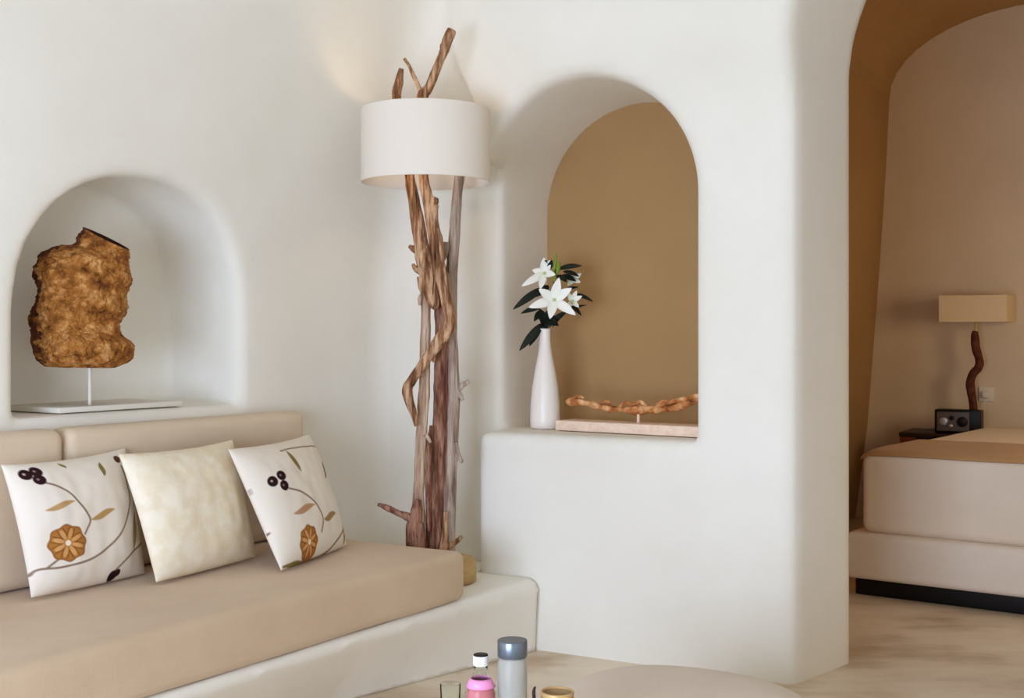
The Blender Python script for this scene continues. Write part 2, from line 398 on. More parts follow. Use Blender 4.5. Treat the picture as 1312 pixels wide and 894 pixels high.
def pillow(name, label, quad3, thick, m, shapes=None, n=180, base=(231, 221, 207), bulge_back=.8, group=None, seed=0):
    TL, TR, BR, BL = [np.asarray(p, float) for p in quad3]
    nrm = np.cross(TR-TL, BL-TL); nrm /= np.linalg.norm(nrm)
    if np.dot(nrm, np.array([0, 0, EYE])-TL) < 0: nrm = -nrm
    k = np.linspace(0, 1, n); a, b = np.meshgrid(k, k, indexing='ij'); A, Bq = 2*a-1, 2*b-1
    a2 = .5+.5*A*(1-.045*(1-Bq**2)*np.abs(A)); b2 = .5+.5*Bq*(1-np.where(Bq < 0, .06, -.015)*(1-A**2)*np.abs(Bq))
    base3 = (TL*((1-a2)*(1-b2))[..., None]+TR*(a2*(1-b2))[..., None]+BR*(a2*b2)[..., None]+BL*((1-a2)*b2)[..., None])
    th = thick*((1-np.abs(A)**2.6)*(1-np.abs(Bq)**2.6))**.55
    nz = np.zeros((n, n))
    for i in range(0, n):
        for j in range(0, n):
            nz[i, j] = mn.noise(Vector((a[i, j]*4+seed, b[i, j]*4, seed)))+.5*mn.noise(Vector((a[i, j]*11+seed, b[i, j]*7, seed)))
    ed = (1-A**6)*(1-Bq**6)
    fro = base3+nrm*(th*(1+.0*nz)+.006*nz*ed)[..., None]
    bak = base3-nrm*(th*bulge_back)[..., None]
    vid = np.arange(n*n).reshape(n, n); bid = vid+n*n
    rim = np.zeros((n, n), bool); rim[0] = rim[-1] = True; rim[:, 0] = rim[:, -1] = True
    bid2 = np.where(rim, vid, bid)
    f1 = np.stack([vid[:-1, :-1], vid[:-1, 1:], vid[1:, 1:], vid[1:, :-1]], -1).reshape(-1, 4)
    f2 = np.stack([bid2[:-1, :-1], bid2[1:, :-1], bid2[1:, 1:], bid2[:-1, 1:]], -1).reshape(-1, 4)
    V = np.vstack([fro.reshape(-1, 3), bak.reshape(-1, 3)]); Fc = np.vstack([f1, f2])
    used = np.unique(Fc); mp = -np.ones(len(V), int); mp[used] = np.arange(len(used))
    o = obj(name, V[used], mp[Fc], m)
    if shapes is not None:
        PX = CX+F*fro[..., 0]/fro[..., 1]; PY = HY+F*(EYE-fro[..., 2])/fro[..., 1]   # where the photo sees each surface point
        def look(pts):
            out = []
            for p in pts:
                i, j = np.unravel_index(np.argmin((PX-p[0])**2+(PY-p[1])**2), PX.shape); out.append((k[i], k[j]))
            return np.array(out)
        img = paint(n, shapes, base, look); col = np.ones((2*n*n, 4)); col[:, :3] = np.array(lin(base)[:3]); col[:n*n, :3] = img.reshape(-1, 3)
        at_ = o.data.color_attributes.new('pattern', 'FLOAT_COLOR', 'POINT'); at_.data.foreach_set('color', col[used].ravel())
    return fixn(tag(o, label, 'pillow', group))
DK, TN, ST, OL = (46, 22, 26), (188, 150, 100), (140, 116, 96), (132, 116, 60)
q1 = [(2, 597), (160, 575), (190, 735), (40, 765)]
sh1 = [('line', [(57.8, 617.8), (73.8, 622.7), (89.8, 631.3), (103.3, 644.9), (113, 658.4), (115.6, 668), (109.5, 683)], 1.25, ST),
       ('line', [(33, 738), (49, 730), (81, 726), (118, 715), (145, 695), (160, 673), (166, 646), (162, 617), (155, 597)], 1.3, ST),
       ('line', [(81, 712.5), (70, 720), (60, 728.5)], 1.25, ST), ('line', [(186, 694), (170, 707.6), (147.6, 730)], 1.25, ST),
       ('leaf', [(57, 654), (97, 641)], 3.6, TN), ('leaf', [(117, 666), (147.6, 651.5)], 3.9, (182, 146, 90)),
       ('leaf', [(127, 592), (134, 610)], 3.4, OL), ('leaf', [(172, 655), (171, 704)], 4.4, (160, 136, 80)),
       ('dot', [(150, 588)], 5, (92, 56, 40)), ('dot', [(144, 738)], 6.5, DK), ('dot', [(150, 734)], 4.5, DK),
       ('flower', [(87.3, 695)], 21.5), ('leaf', [(73, 593), (86, 600)], 2, OL),
       ('dot', [(46, 604)], 6.6, DK, (150, 120, 120)), ('dot', [(50.5, 614.6)], 6.6, DK, (150, 120, 120)), ('dot', [(32.7, 608.5)], 6.8, DK, (190, 170, 166))]
pillow('scatter_pillow', 'white pillow with embroidered berries and large brown flower, nearest the left picture edge',
       [S(.19, -2.0, .823), S(.145, -1.53, .832), S(.22, -1.517, .447), S(.254, -1.95, .452)], .075, M['pillow'], sh1, seed=1, bulge_back=.35)
pillow('scatter_pillow', 'plain cream damask pillow between the two embroidered flower pillows',
       [S(.24, -1.636, .827), S(.215, -1.139, .833), S(.322, -1.139, .452), S(.377, -1.613, .452)], .078, M['damask'], seed=5, bulge_back=.5)
q3 = [(293, 577), (395, 558), (443, 697), (360, 730)]
sh3 = [('line', [(371, 625), (388, 630.7), (402, 641), (411, 655), (414, 665), (412.5, 681)], 1.3, ST),
       ('line', [(359.5, 577.7), (376, 574), (402, 578), (413.7, 587)], 1.2, ST),
       ('line', [(363, 726), (383, 721), (411, 712), (432.5, 691), (440, 675)], 1.3, ST),
       ('leaf', [(376, 658), (404, 646)], 4.2, (186, 140, 106)), ('leaf', [(415, 665), (430, 657)], 4.2, (160, 128, 84)),
       ('leaf', [(366, 577), (386, 604)], 4.2, (140, 118, 74)), ('leaf', [(413.5, 590), (417, 613)], 4.5, OL), ('leaf', [(441, 668), (439, 699)], 5, (150, 130, 66)),
       ('leaf', [(362, 726), (384, 722)], 2.2, OL), ('line', [(326.5, 691), (333, 689), (339.5, 686)], 1.2, (130, 104, 80)),
       ('line', [(313.6, 631), (317, 633), (320.6, 634)], 1.2, (190, 176, 168)),
       ('flower', [(397, 694)], 18.5),
       ('dot', [(360.7, 608.3)], 6.8, DK, (150, 120, 120)), ('dot', [(364.7, 621.3)], 6.8, DK, (150, 120, 120)), ('dot', [(349.6, 616.6)], 7, DK, (190, 170, 166))]
pillow('scatter_pillow', 'white embroidered pillow turned sideways, standing nearest the driftwood lamp',
       [S(.31, -1.255, .815), S(.20, -.742, .824), S(.425, -.801, .452), S(.561, -1.278, .452)], .075, M['pillow'], sh3, seed=8, bulge_back=.6)

# ------------------------------------------------------------------ driftwood floor lamp
LY = 4.62
lb = at(560, 737, LY); lb[2] = .272
lamp = thing('floor_lamp', lb, 'tall driftwood floor lamp with white drum shade on the bench end in the corner', 'lamp')
bc = lb+np.array([-.0, .0, 0])
obj('base', *lathe((bc[0], bc[1], .273), [(0, 0), (.138, 0), (.145, .006), (.147, .05), (.143, .078), (.135, .084), (0, .084)], 48), M['baseoak'], lamp)
def pole(pts, Y, wid=1.0):
    return [np.append(at(p[0], p[1], Y+(p[3] if len(p) > 3 else 0)), p[2]*wid*Y/F/2) for p in pts]
def stub(pts, Y): return tube(pole(pts, Y), .008, 9, .16, 60, 3)
yA, yB, yC, yD, yE = 4.575, 4.545, 4.60, 4.63, 4.635
brA = merge(tube(pole([(514, 88, 6), (511, 105, 11), (508, 125, 12), (515, 175, 13), (526, 228, 13), (531, 260, 15), (536, 290, 17), (541, 320, 20), (546, 345, 22), (551, 370, 20), (556, 388, 14), (559, 396, 6)], yA), .01, 16, .16, 40, 1, .07),
            stub([(534, 310, 8), (531, 296, 7), (529, 291, 5)], yA), stub([(538, 324, 9), (529, 318, 8), (524, 315, 4)], yA), stub([(541, 348, 9), (533, 345, 8), (529, 338, 4)], yA-.01),
            stub([(543, 375, 10), (541, 366, 12), (538, 354, 8)], yA-.015))
obj('branch', *brA, M['brownwood'], lamp)
brB = merge(tube(pole([(579, 38, 12), (576, 45, 13), (568, 66, 12), (559, 88, 11), (549, 112, 12), (541, 125, 15), (540, 170, 14), (543, 228, 13), (547, 250, 14), (552, 270, 16), (557, 300, 17), (561, 330, 17), (566, 360, 16), (572, 388, 15), (577, 408, 14), (572, 424, 15), (561, 440, 16), (549, 457, 13), (537, 474, 12), (526, 490, 13), (522, 499, 13), (525, 515, 12), (530, 530, 9), (533, 546, 4)], yB), .01, 16, .15, 40, 2, .06),
            stub([(542, 128, 8), (536, 110, 6), (529, 95, 6), (524, 84, 4.5), (518, 75, 4)], yB), stub([(553, 265, 12), (557, 257, 11), (559, 253, 7)], yB-.01), stub([(557, 292, 9), (556, 275, 11), (558, 262, 8)], yB-.015),
            stub([(570, 63, 10), (567, 58, 9), (565, 56, 4)], yB), stub([(557, 447, 14), (556, 455, 12), (557, 464, 6)], yB+.02))
obj('branch', *brB, M['brownwood'], lamp)
brC = merge(tube(pole([(543, 352, 8), (545, 372, 12), (546, 400, 12), (545, 440, 13), (544, 480, 14), (542, 520, 14), (540, 560, 14), (538, 600, 14), (536, 640, 15), (536, 670, 19), (535, 700, 21), (535, 716, 20)], yC), .01, 14, .13, 40, 5, .05),
            stub([(540, 378, 6), (538, 383, 6), (538, 391, 4)], yC-.01), stub([(545, 556, 6), (549, 562, 5), (552, 567, 3)], yC-.02))
obj('branch', *brC, M['palewood'], lamp)
brF = merge(tube(pole([(536, 640, 8), (533, 655, 14), (531, 668, 18), (530, 685, 19), (531, 706, 19), (531, 716, 18)], yC-.03), .008, 14, .22, 50, 9, .1),
            stub([(531, 668, 12), (522, 662, 11), (510, 657, 8), (499, 652, 8), (490, 648, 6), (484, 646, 4)], yC-.03), stub([(538, 670, 9), (541, 690, 10), (543, 714, 12)], yC-.035))
obj('branch', *brF, M['redwood'], lamp)
brD = merge(tube(pole([(562, 330, 10), (564, 360, 14), (566, 400, 18), (567, 440, 20), (566, 480, 21), (565, 520, 21), (564, 560, 21), (562, 600, 21), (560, 640, 22), (558, 680, 24), (557, 716, 25)], yD), .01, 16, .12, 36, 6, .07),
            stub([(553, 545, 6), (551, 570, 9), (550, 600, 10), (549, 640, 8), (550, 680, 6)], yD-.03))
obj('branch', *brD, M['redwood'], lamp)
brE = merge(tube(pole([(592, 175, 12), (590, 200, 13), (589, 228, 13), (586, 250, 13), (583, 290, 14), (580, 330, 15), (578, 370, 15), (578, 420, 16), (579, 470, 17), (580, 500, 18), (579, 540, 18), (577, 600, 18), (575, 650, 19), (574, 716, 20)], yE), .01, 16, .09, 36, 7, .03),
            stub([(582, 503, 12), (589, 496, 9), (596, 491, 7), (602, 488, 5)], yE), stub([(585, 500, 7), (590, 507, 7), (593, 513, 4)], yE-.01), stub([(582, 566, 8), (585, 578, 9), (589, 588, 7), (593, 592, 3)], yE-.015),
            stub([(566, 335, 7), (570, 320, 11), (571, 310, 10)], yE-.02), stub([(567, 350, 16), (568, 360, 18), (572, 380, 12), (574, 395, 6)], yE-.02))
obj('branch', *brE, M['greywood'], lamp)
brG = merge(tube(pole([(571, 655, 5), (570, 680, 7), (568, 700, 10), (566, 716, 12)], yD-.05), .008, 12, .15, 40, 4), stub([(570, 700, 9), (578, 698, 8), (585, 693, 7), (592, 687, 4)], yD-.05))
obj('branch', *brG, M['brownwood'], lamp)
sc = at(545.5, 180, LY); zt, zb = EYE+(HY-128)/F*(LY-.2), EYE+(HY-225)/F*(LY-.2)
R_ = .2385
obj('lamp_shade', *lathe((sc[0], sc[1], 0), [(R_, zb), (R_+.001, zb+.004), (R_, zb+.008), (R_, zt-.008), (R_+.001, zt-.004), (R_, zt), (R_-.004, zt), (R_-.004, zb)], 72, True), M['shade'], lamp)
sp = []
for k in range(3):
    a = 2*math.pi*k/3+.5; sp.append(tube([(sc[0], sc[1], zt-.03, .003), (sc[0]+.12*math.cos(a), sc[1]+.12*math.sin(a), zt-.03, .003), (sc[0]+(R_-.003)*math.cos(a), sc[1]+(R_-.003)*math.sin(a), zt-.03, .003)], .05, 6))
obj('shade_spider', *merge(*sp), M['steel'], lamp)

# ------------------------------------------------------------------ burl sculpture in the left niche
BY = 4.02
sx = at(115, 525, BY); sx[2] = .937
burl = thing('burl_sculpture', sx, 'hollow orange brown burl wood sculpture on a thin rod in the arched wall niche', 'sculpture')
v, f = rbox(S, (-.31, -1.64, .938), (-.03, -1.13, .956), .004)
pl = obj('base_plate', v, f, M['stone'], burl)
obj('rod', *tube([(sx[0], sx[1], .955, .006), (sx[0], sx[1], 1.03, .006), (sx[0], sx[1], 1.115, .006)], .02, 10), M['steel'], burl)
rings = [((60, 469), (150, 471)), ((50, 462), (163, 464)), ((46, 450), (168, 456)), ((42, 432), (169, 442)), ((41, 419), (158, 431)), ((40, 405), (152, 415)), ((46, 386), (159, 400)),
         ((50, 369), (160, 380)), ((45, 355), (167, 359)), ((47, 340), (163, 346)), ((57, 324), (162, 337)), ((79, 315), (163, 331)), ((95, 313), (164, 328)), ((100, 303), (164.5, 324)), ((108, 291), (165, 320))]
RI = np.array([[*a, *b] for a, b in rings], float); RI = catmull(np.c_[RI[:, :3], RI[:, 3:]], 1.3); nr, nn_ = len(RI), 132
V, Fc = [], []
def ringpts(row, scale=1, dn=0, bump=1):
    out = []
    l, r = at(row[0], row[1], BY), at(row[2], row[3], BY); c = (l+r)/2; hw = (r-l)/2; w = np.linalg.norm(hw)
    for j in range(nn_):
        a = 2*math.pi*j/nn_; ca, sa = math.cos(a), math.sin(a)
        p = c+hw*ca*scale+np.array([0, 1, 0])*min(w*.9, .14)*sa*scale
        if bump:
            q = Vector(p.tolist()); d = p-c; d = d/(np.linalg.norm(d)+1e-6)
            k = .022*mn.noise(q*11)+.020*(.5-abs(mn.noise(q*26)))+.012*(.5-abs(mn.noise(q*55)))+.008*mn.noise(q*90)-.012
            p = p+d*k*bump*(1-.3*abs(ca)**4)
        p = p+np.array([0, 0, -dn]); out.append(p)
    return out
for i, row in enumerate(RI): V += ringpts(row, 1, 0, min(1, (nr-1-i)/6+.25))
nout = nr
for sc_, dn in ((.9, .0), (.82, .008), (.78, .05), (.7, .12)): V += ringpts(RI[-1], sc_, dn, .2)
tot = nr+4
for i in range(tot-1):
    for j in range(nn_):
        j2 = (j+1) % nn_; Fc.append([i*nn_+j, i*nn_+j2, (i+1)*nn_+j2, (i+1)*nn_+j])
Fc.append(list(range(nn_))[::-1]); Fc.append([(tot-1)*nn_+j for j in range(nn_)])
fm = []
for i in range(tot-1):
    for j in range(nn_):
        ca = math.cos(2*math.pi*(j+.5)/nn_)+.3*mn.noise(Vector(V[i*nn_+j].tolist())*40)
        fm.append(1 if i >= nr-1 else (2 if ca < -.80 else 0))
fm += [2, 1]
obj('burl', V, Fc, None, burl, mats=[M['burl'], M['burldark'], M['burlbark']], fmat=fm)

# ------------------------------------------------------------------ right niche: vase, lilies, driftwood on plank
vc = L(-.118, .26, .812)
prof = [(.0, 0), (.052, 0), (.058, .004), (.0595, .03), (.058, .10), (.051, .17), (.041, .23), (.031, .28), (.0245, .32), (.0215, .355), (.022, .385), (.024, .395), (.0225, .397), (.0195, .385), (.019, .34), (.02, .3), (.03, .24), (.04, .15), (.04, .02), (0, .015)]
tag(obj('vase', *lathe(vc, prof, 48), M['ceramic'], loc=vc), 'slender white ceramic bottle vase standing on the niche ledge', 'vase')
VY = float(vc[1])
lil = thing('lily_stem', vc+np.array([0, 0, .1]), 'white lilies with dark green leaves standing in the slender white vase', 'flower')
neck = np.array([vc[0], vc[1], .812+.39])
fc0 = at(709.7, 385.5, VY-.06)
obj('stem', *tube([(vc[0], vc[1], .93, .004), (*neck, .004), (*at(702, 400, VY-.01), .004), (*at(708, 375, VY), .0035), (*at(712, 345, VY), .003)], .02, 8), M['leaf'], lil)
def petal_mesh(base, tip, w, up, curl=.2, nseg=12, nw=6, mid=.45):
    base, tip = np.array(base), np.array(tip); d = tip-base; ln = np.linalg.norm(d); d = d/ln
    up = np.array(up, float); up = up-d*(up@d); up /= np.linalg.norm(up); sd = np.cross(d, up); V, Fc = [], []
    for sgn in (1, -1):
        for i in range(nseg+1):
            t = i/nseg; ww = w*(math.sin(math.pi*min(1, t**.8*.97+.03))**.75 if t < 1 else 0)+.0004
            c = base+d*ln*t+up*(curl*ln*math.sin(math.pi*t*.9)*.6)
            for j in range(nw+1):
                q = 2*j/nw-1; V.append(c+sd*ww*q-up*(.35*ww*(1-q*q)*(1-t*.6))+up*sgn*.0007*(1-abs(q)**3))
    k = (nseg+1)*(nw+1)
    for sgn in (0, 1):
        for i in range(nseg):
            for j in range(nw):
                a = sgn*k+i*(nw+1)+j; qd = [a, a+1, a+nw+2, a+nw+1]; Fc.append(qd if sgn == 0 else qd[::-1])
    for i in range(nseg):
        for j in (0, nw):
            a = i*(nw+1)+j; qd = [a, a+nw+1, a+nw+1+k, a+k]; Fc.append(qd if j == nw else qd[::-1])
    return V, Fc
CAMV = np.array([0, -1.0, .1])
def lily(center, tips, Yd, w=.017):
    c = at(*center, VY+Yd); ps = []
    for tx, ty, dy in tips: ps.append(petal_mesh(c+np.array([0, .012, 0]), at(tx, ty, VY+Yd+dy), w, CAMV, .16))
    fl = obj('flower', *merge(*ps), M['petal'], lil)
    obj('throat', *tube([(*(c+np.array([0, .02, 0])), .003), (*c, .007), (*(c+np.array([0, -.012, 0])), .005), (*(c+np.array([0, -.02, .002])), .001)], .004, 10), M['petalg'], fl)
lily((709.5, 384), [(716.5, 355, -.03), (733, 369, -.03), (738, 404, -.04), (704.5, 409, -.04), (677, 394, -.02), (690, 370, -.02)], -.07, .019)
lily((697, 350), [(668, 367, -.03), (682, 346, 0), (705, 333, 0), (712, 352, -.03), (692, 371, -.04), (697, 330, 0)], -.03, .015)
lily((733, 386), [(746, 379, -.02), (742, 394, -.03), (726, 396, -.03), (728, 374, -.01), (739, 372, 0)], -.03, .010)
lily((734, 358), [(745, 350, -.01), (744, 362, -.02), (727, 366, -.01), (733, 346, 0)], .0, .010)
for pts, w in (([(695, 369), (657, 397)], .016), ([(695, 392), (667, 402)], .012), ([(696, 414), (665, 450)], .017), ([(693, 417), (678, 444)], .012), ([(716, 344), (746, 341)], .014), ([(720, 352), (738, 361)], .015),
               ([(737, 376), (760, 387)], .010), ([(729, 388), (745, 405)], .011), ([(700, 420), (704, 395)], .028), ([(690, 404), (716, 418)], .024), ([(704, 415), (728, 398)], .013), ([(701, 421), (690, 395)], .022),
               ([(733, 396), (752, 391)], .006), ([(702, 346), (707, 332)], .012), ([(703, 366), (684, 381)], .016), ([(722, 372), (742, 368)], .009), ([(714, 352), (726, 362)], .016), ([(722, 347), (742, 355)], .013), ([(706, 340), (697, 334)], .010), ([(693, 398), (684, 412)], .012), ([(708, 418), (719, 408)], .015)):
    p, q = at(*pts[0], VY+.0), at(*pts[1], VY-.03-random.random()*.03)
    obj('leaf', *petal_mesh(p, q, w, (CAMV+np.array([.25, 0, .5])), .12), M['leaf'], lil)
for pts, r in (([(713, 352), (715.5, 342), (716, 335)], .008), ([(709, 350), (711.5, 335), (712.5, 324)], .006), ([(711, 362), (710, 352), (709, 345)], .007)):
    P3 = [at(*p, VY-.035) for p in pts]; obj('bud', *tube([(*P3[0], r*.5), (*P3[1], r), (*P3[2], r*.25)], .006, 10), M['bud'], lil)

pb = L(.30, .18, .812)
ds = thing('driftwood_sculpture', pb, 'long orange driftwood piece held above a pale plank on the arched niche ledge', 'sculpture')
def Lp(u, v, z):  # the plank lies slightly askew on the ledge
    a = -.10; return L(-.03+u*math.cos(a)-v*math.sin(a), .176+u*math.sin(a)+v*math.cos(a), z)
obj('plank', *rbox(Lp, (0, 0, .813), (.615, .13, .851), .003), M['plank'], ds)
rp = Lp(.335, .06, 0)
obj('rod', *tube([(rp[0], rp[1], .85, .006), (rp[0], rp[1], .87, .006), (rp[0], rp[1], .91, .006)], .02, 10), M['plank'], ds)
def dw(pts, dv=0): return [np.append(Lp(u, .06+dv, z), r) for u, z, r in pts]
dY = float(rp[1])
def dpx(x, y, r):
    # photo point on the plank's mid line
    k = (x-CX)/F; p0, p1 = Lp(0, .06, 0), Lp(1, .06, 0); d = p1-p0; s = (k*p0[1]-p0[0])/(d[0]-k*d[1]); q = p0+d*s
    return np.array([q[0], q[1], EYE+(HY-y)/F*q[1], r])
main_ = tube([dpx(727, 515, .012), dpx(735, 514, .014), dpx(750, 516, .013), dpx(770, 521, .011), dpx(790, 524, .013), dpx(810, 525, .016), dpx(830, 524, .016), dpx(850, 524, .012), dpx(870, 520, .012), dpx(885, 515, .012), dpx(895, 512, .009)], .008, 14, .35, 26, 3, .12)
tw = [tube([dpx(736, 510, .006), dpx(742, 508, .007), dpx(748, 510, .004)], .006, 9, .3, 40, 1), tube([dpx(771, 517, .004), dpx(777, 514.5, .006), dpx(783, 516, .004)], .006, 9, .3, 40, 2),
      tube([dpx(794, 521, .008), dpx(802, 516, .007), dpx(812, 518, .006), dpx(820, 514, .006), dpx(828, 520, .008)], .006, 10, .35, 40, 5),
      tube([dpx(835, 525, .009), dpx(852, 518, .008), dpx(868, 513, .009), dpx(884, 510, .011), dpx(893, 507.5, .011), dpx(898, 506, .005)], .006, 12, .35, 40, 7),
      tube([dpx(842, 518, .005), dpx(850, 514, .007), dpx(858, 516, .004)], .006, 9, .3, 40, 8)]
obj('driftwood', *merge(main_, *tw), M['orangewood'], ds)

# ------------------------------------------------------------------ bedroom
BA = math.radians(7)
def Bd(b, a, z):  # bed frame: b to the right along the foot, a towards the head
    return L(.80+b*math.cos(BA)+a*math.sin(BA), 1.555-b*math.sin(BA)+a*math.cos(BA), z)
bed = thing('bed', Bd(.9, 1, 0), 'low double bed with thick cream mattress seen through the open doorway', 'bed')
v, f = rbox(Bd, (0, .035, .285), (1.8, 1.93, .652), .045, 6, (6, 6, 1)); v = soft(v, (0, 0, 1), .005, 3)
obj('mattress', v, f, M['bedsheet'], bed)
v, f = rbox(Bd, (-.065, 0, .078), (1.86, 1.95, .287), .03, 5, (5, 5, 0))
obj('bed_base', v, f, M['bedbase'], bed)
obj('shadow_gap', *rbox(Bd, (-.03, .05, .002), (1.8, 1.9, .079), .004), M['black'], bed)  # black block drawn in for the shadow gap under the bed base
# throw draped over the foot of the bed
us = np.linspace(-.004, 1.804, 50); av = np.linspace(.03, .72, 24)
v = []
for lay in (.006, .0):
    for a in av:
        for b in us:
            e = 1.0
            edge = max(0, .05-(a-.03)); dz = -(edge**2)*9 if edge > 0 else 0
            eb = max(0, .05-(b+.004)); dz -= (eb**2)*9
            v.append(Bd(b, a+.012, .6555+.004+lay+dz+.003*mn.noise(Vector((b*5, a*5, 2)))))
nb, na = len(us), len(av); f = []
for lay in (0, 1):
    for i in range(na-1):
        for j in range(nb-1):
            k = lay*na*nb+i*nb+j; qd = [k, k+1, k+nb+1, k+nb]; f.append(qd if lay == 0 else qd[::-1])
for i in range(na-1):
    for j in (0, nb-1): k = i*nb+j; f.append([k, k+nb, k+nb+na*nb, k+na*nb])
for j in range(nb-1):
    for i in (0, na-1): k = i*nb+j; f.append([k, k+1, k+1+na*nb, k+na*nb])
tag(fixn(obj('bed_throw', v, f, M['throw'])), 'tan throw spread across the foot end of the bed', 'throw')
# nightstand
ns = thing('nightstand', L(.79, 3.72, 0), 'dark wooden bedside table beside the head of the bed under the radio', 'nightstand')
obj('top', *rbox(L, (.56, 3.54, .575), (1.03, 3.95, .60), .004), M['darkwood'], ns)
obj('body', *rbox(L, (.66, 3.56, .34), (1.02, 3.94, .575), .004), M['darkwood'], ns)
obj('end_panel', *rbox(L, (.565, 3.545, .46), (.655, 3.94, .574), .003), M['redstain'], ns)
for a, b in ((.59, 3.57), (1.0, 3.57), (.59, 3.91), (1.0, 3.91)):
    obj('leg', *rbox(L, (a-.018, b-.018, .001), (a+.018, b+.018, .46), .003), M['darkwood'], ns)
# table radio
rd = thing('table_radio', L(.88, 3.64, .6), 'small black table radio with grey dial face on the bedside table', 'radio')
obj('case', *rbox(L, (.757, 3.59, .602), (1.02, 3.70, .742), .008), M['black'], rd)
obj('face_panel', *rbox(L, (.772, 3.583, .616), (.955, 3.591, .728), .002), M['dial'], rd)
def disc(u, z, r, d, m, nm, par):
    c0 = L(u, 3.584, z); n0 = -EV; e1 = EU; e2 = Z; V = []
    for rr, k in ((r, 0), (r, d*.8), (r*.9, d)):
        for j in range(28): a = 2*math.pi*j/28; V.append(c0+n0*k+e1*rr*math.cos(a)+e2*rr*math.sin(a))
    Fc = [[i*28+j, i*28+(j+1) % 28, (i+1)*28+(j+1) % 28, (i+1)*28+j] for i in range(2) for j in range(28)]+[[56+j for j in range(28)]]
    return fixn(obj(nm, V, Fc, m, par))
disc(.918, .672, .030, .010, M['black'], 'tuning_knob', rd)
disc(.858, .694, .014, .008, M['black'], 'knob', rd); disc(.852, .646, .012, .008, M['silver'], 'knob', rd); disc(.81, .672, .024, .003, M['silver'], 'speaker_grille', rd)
# table lamp
tl = thing('table_lamp', L(.965, 3.78, .6), 'bedside lamp with twisted dark branch stem and flat rectangular cream shade', 'lamp')
def lpx(x, y, r, v=3.78):
    k = (x-CX)/F; p0 = L(0, v, 0); u = (k*p0[1]-p0[0])/(EU[0]-k*EU[1]); q = L(u, v, 0); return np.array([q[0], q[1], EYE+(HY-y)/F*q[1], r])
stl = [lpx(1250, 424, .017), lpx(1249, 430, .024), lpx(1250, 445, .025), lpx(1254, 460, .025), lpx(1253, 470, .025), lpx(1245, 482, .026), lpx(1243, 495, .025), lpx(1246, 512, .024), lpx(1248, 530, .024), lpx(1249, 550, .026)]
stl[-1][2] = .612
obj('stem', *tube(stl, .012, 14, .18, 30, 4, .05), M['stem2'], tl)
obj('base', *lathe((stl[-1][0], stl[-1][1], .601), [(0, 0), (.07, 0), (.072, .006), (.066, .014), (0, .014)], 32), M['darkwood'], tl)
a0 = lpx(1250, 426, 0); obj('rod', *tube([(a0[0], a0[1], a0[2], .006), (a0[0], a0[1], a0[2]+.04, .006), (a0[0], a0[1], a0[2]+.2, .006)], .03, 8), M['brass'], tl)
ul, _, = .745, 0
zs0, zs1 = 1.262, 1.418
uL = float((lpx(1203, 396, 0, 3.60)[:3]-O)@EU); uR = float((lpx(1290, 396, 0, 3.60)[:3]-O)@EU)
sh_o, sh_i = rbox(L, (uL, 3.60, zs0), (uR, 3.96, zs1), 0), None
def boxring(u0, u1, v0, v1, z0, z1, th):
    V, Fc = [], []
    for (a, b, c, d) in ((u0, u1, v0, v1), (u0+th, u1-th, v0+th, v1-th)):
        for z in (z0, z1): V += [L(a, c, z), L(b, c, z), L(b, d, z), L(a, d, z)]
    for j in range(4):
        k = (j+1) % 4; Fc += [[j, k, 4+k, 4+j], [8+j, 12+j, 12+k, 8+k], [j, 8+j, 8+k, k], [4+j, 4+k, 12+k, 12+j]]
    return V, Fc
fixn(obj('lamp_shade', *boxring(uL, uR, 3.60, 3.96, zs0, zs1, .004), M['shade2'], tl, smooth=False))
# wall socket with plug and lead
so = thing('wall_socket', L(1.03, FV, .82), 'small pale wall socket with plug on the bedroom wall behind the lamp stem', 'socket')
k0 = lpx(1264, 505, 0, FV); uS = float((k0[:3]-O)@EU); zS = k0[2]
obj('plate', *rbox(L, (uS-.045, FV-.012, zS-.045), (uS+.045, FV-.001, zS+.045), .004), M['stone'], so)
obj('plug', *rbox(L, (uS-.02, FV-.045, zS-.02), (uS+.02, FV-.012, zS+.02), .006), M['stone'], so)
obj('lead', *tube([(*L(uS, FV-.04, zS-.015), .003), (*L(uS-.005, FV-.05, zS-.1), .003), (*L(uS-.03, FV-.06, .62), .003)], .03, 8), M['stone'], so)

# ------------------------------------------------------------------ pouf, coffee table and drinks in the foreground
pc = np.array([.425, 3.2, 0]); V = []; nr2, ns2 = 30, 64
prof = [(0, .001), (.33, .001), (.362, .012), (.38, .05), (.39, .11), (.385, .165)]
for k in range(1, 19):
    a = math.pi/2*k/18; prof.append((.385*math.cos(a)**.8 if k < 18 else 0, .165+.128*math.sin(a)**.95))
v, f = lathe(pc, prof, 72)
v = [np.array(p)+np.array([0, 0, 1])*(.010*mn.noise(Vector((p[0]*3, p[1]*3, 1)))*(p[2] > .1)) for p in v]
tag(obj('pouf', v, f, M['pouf'], loc=pc), 'low round oatmeal upholstered pouf at the bottom picture edge', 'pouf')
TZ = .36; tcn = np.array([-.02, 2.26, 0])
ct = thing('coffee_table', tcn, 'round white coffee table carrying the drink bottles at the bottom edge', 'table')
obj('tabletop', *lathe((tcn[0], tcn[1], 0), [(0, TZ-.035), (.44, TZ-.035), (.45, TZ-.028), (.45, TZ-.007), (.443, TZ), (0, TZ)], 72), M['stone'], ct)
for k in range(3):
    a = 2*math.pi*k/3+.4; obj('leg', *tube([(tcn[0]+.30*math.cos(a), tcn[1]+.30*math.sin(a), TZ-.03, .02), (tcn[0]+.33*math.cos(a), tcn[1]+.33*math.sin(a), .16, .017), (tcn[0]+.36*math.cos(a), tcn[1]+.36*math.sin(a), .001, .013)], .05, 14), M['plank'], ct)
Yb = 2.6
def tp(x): p = at(x, 900, Yb); p[2] = TZ+.001; return p
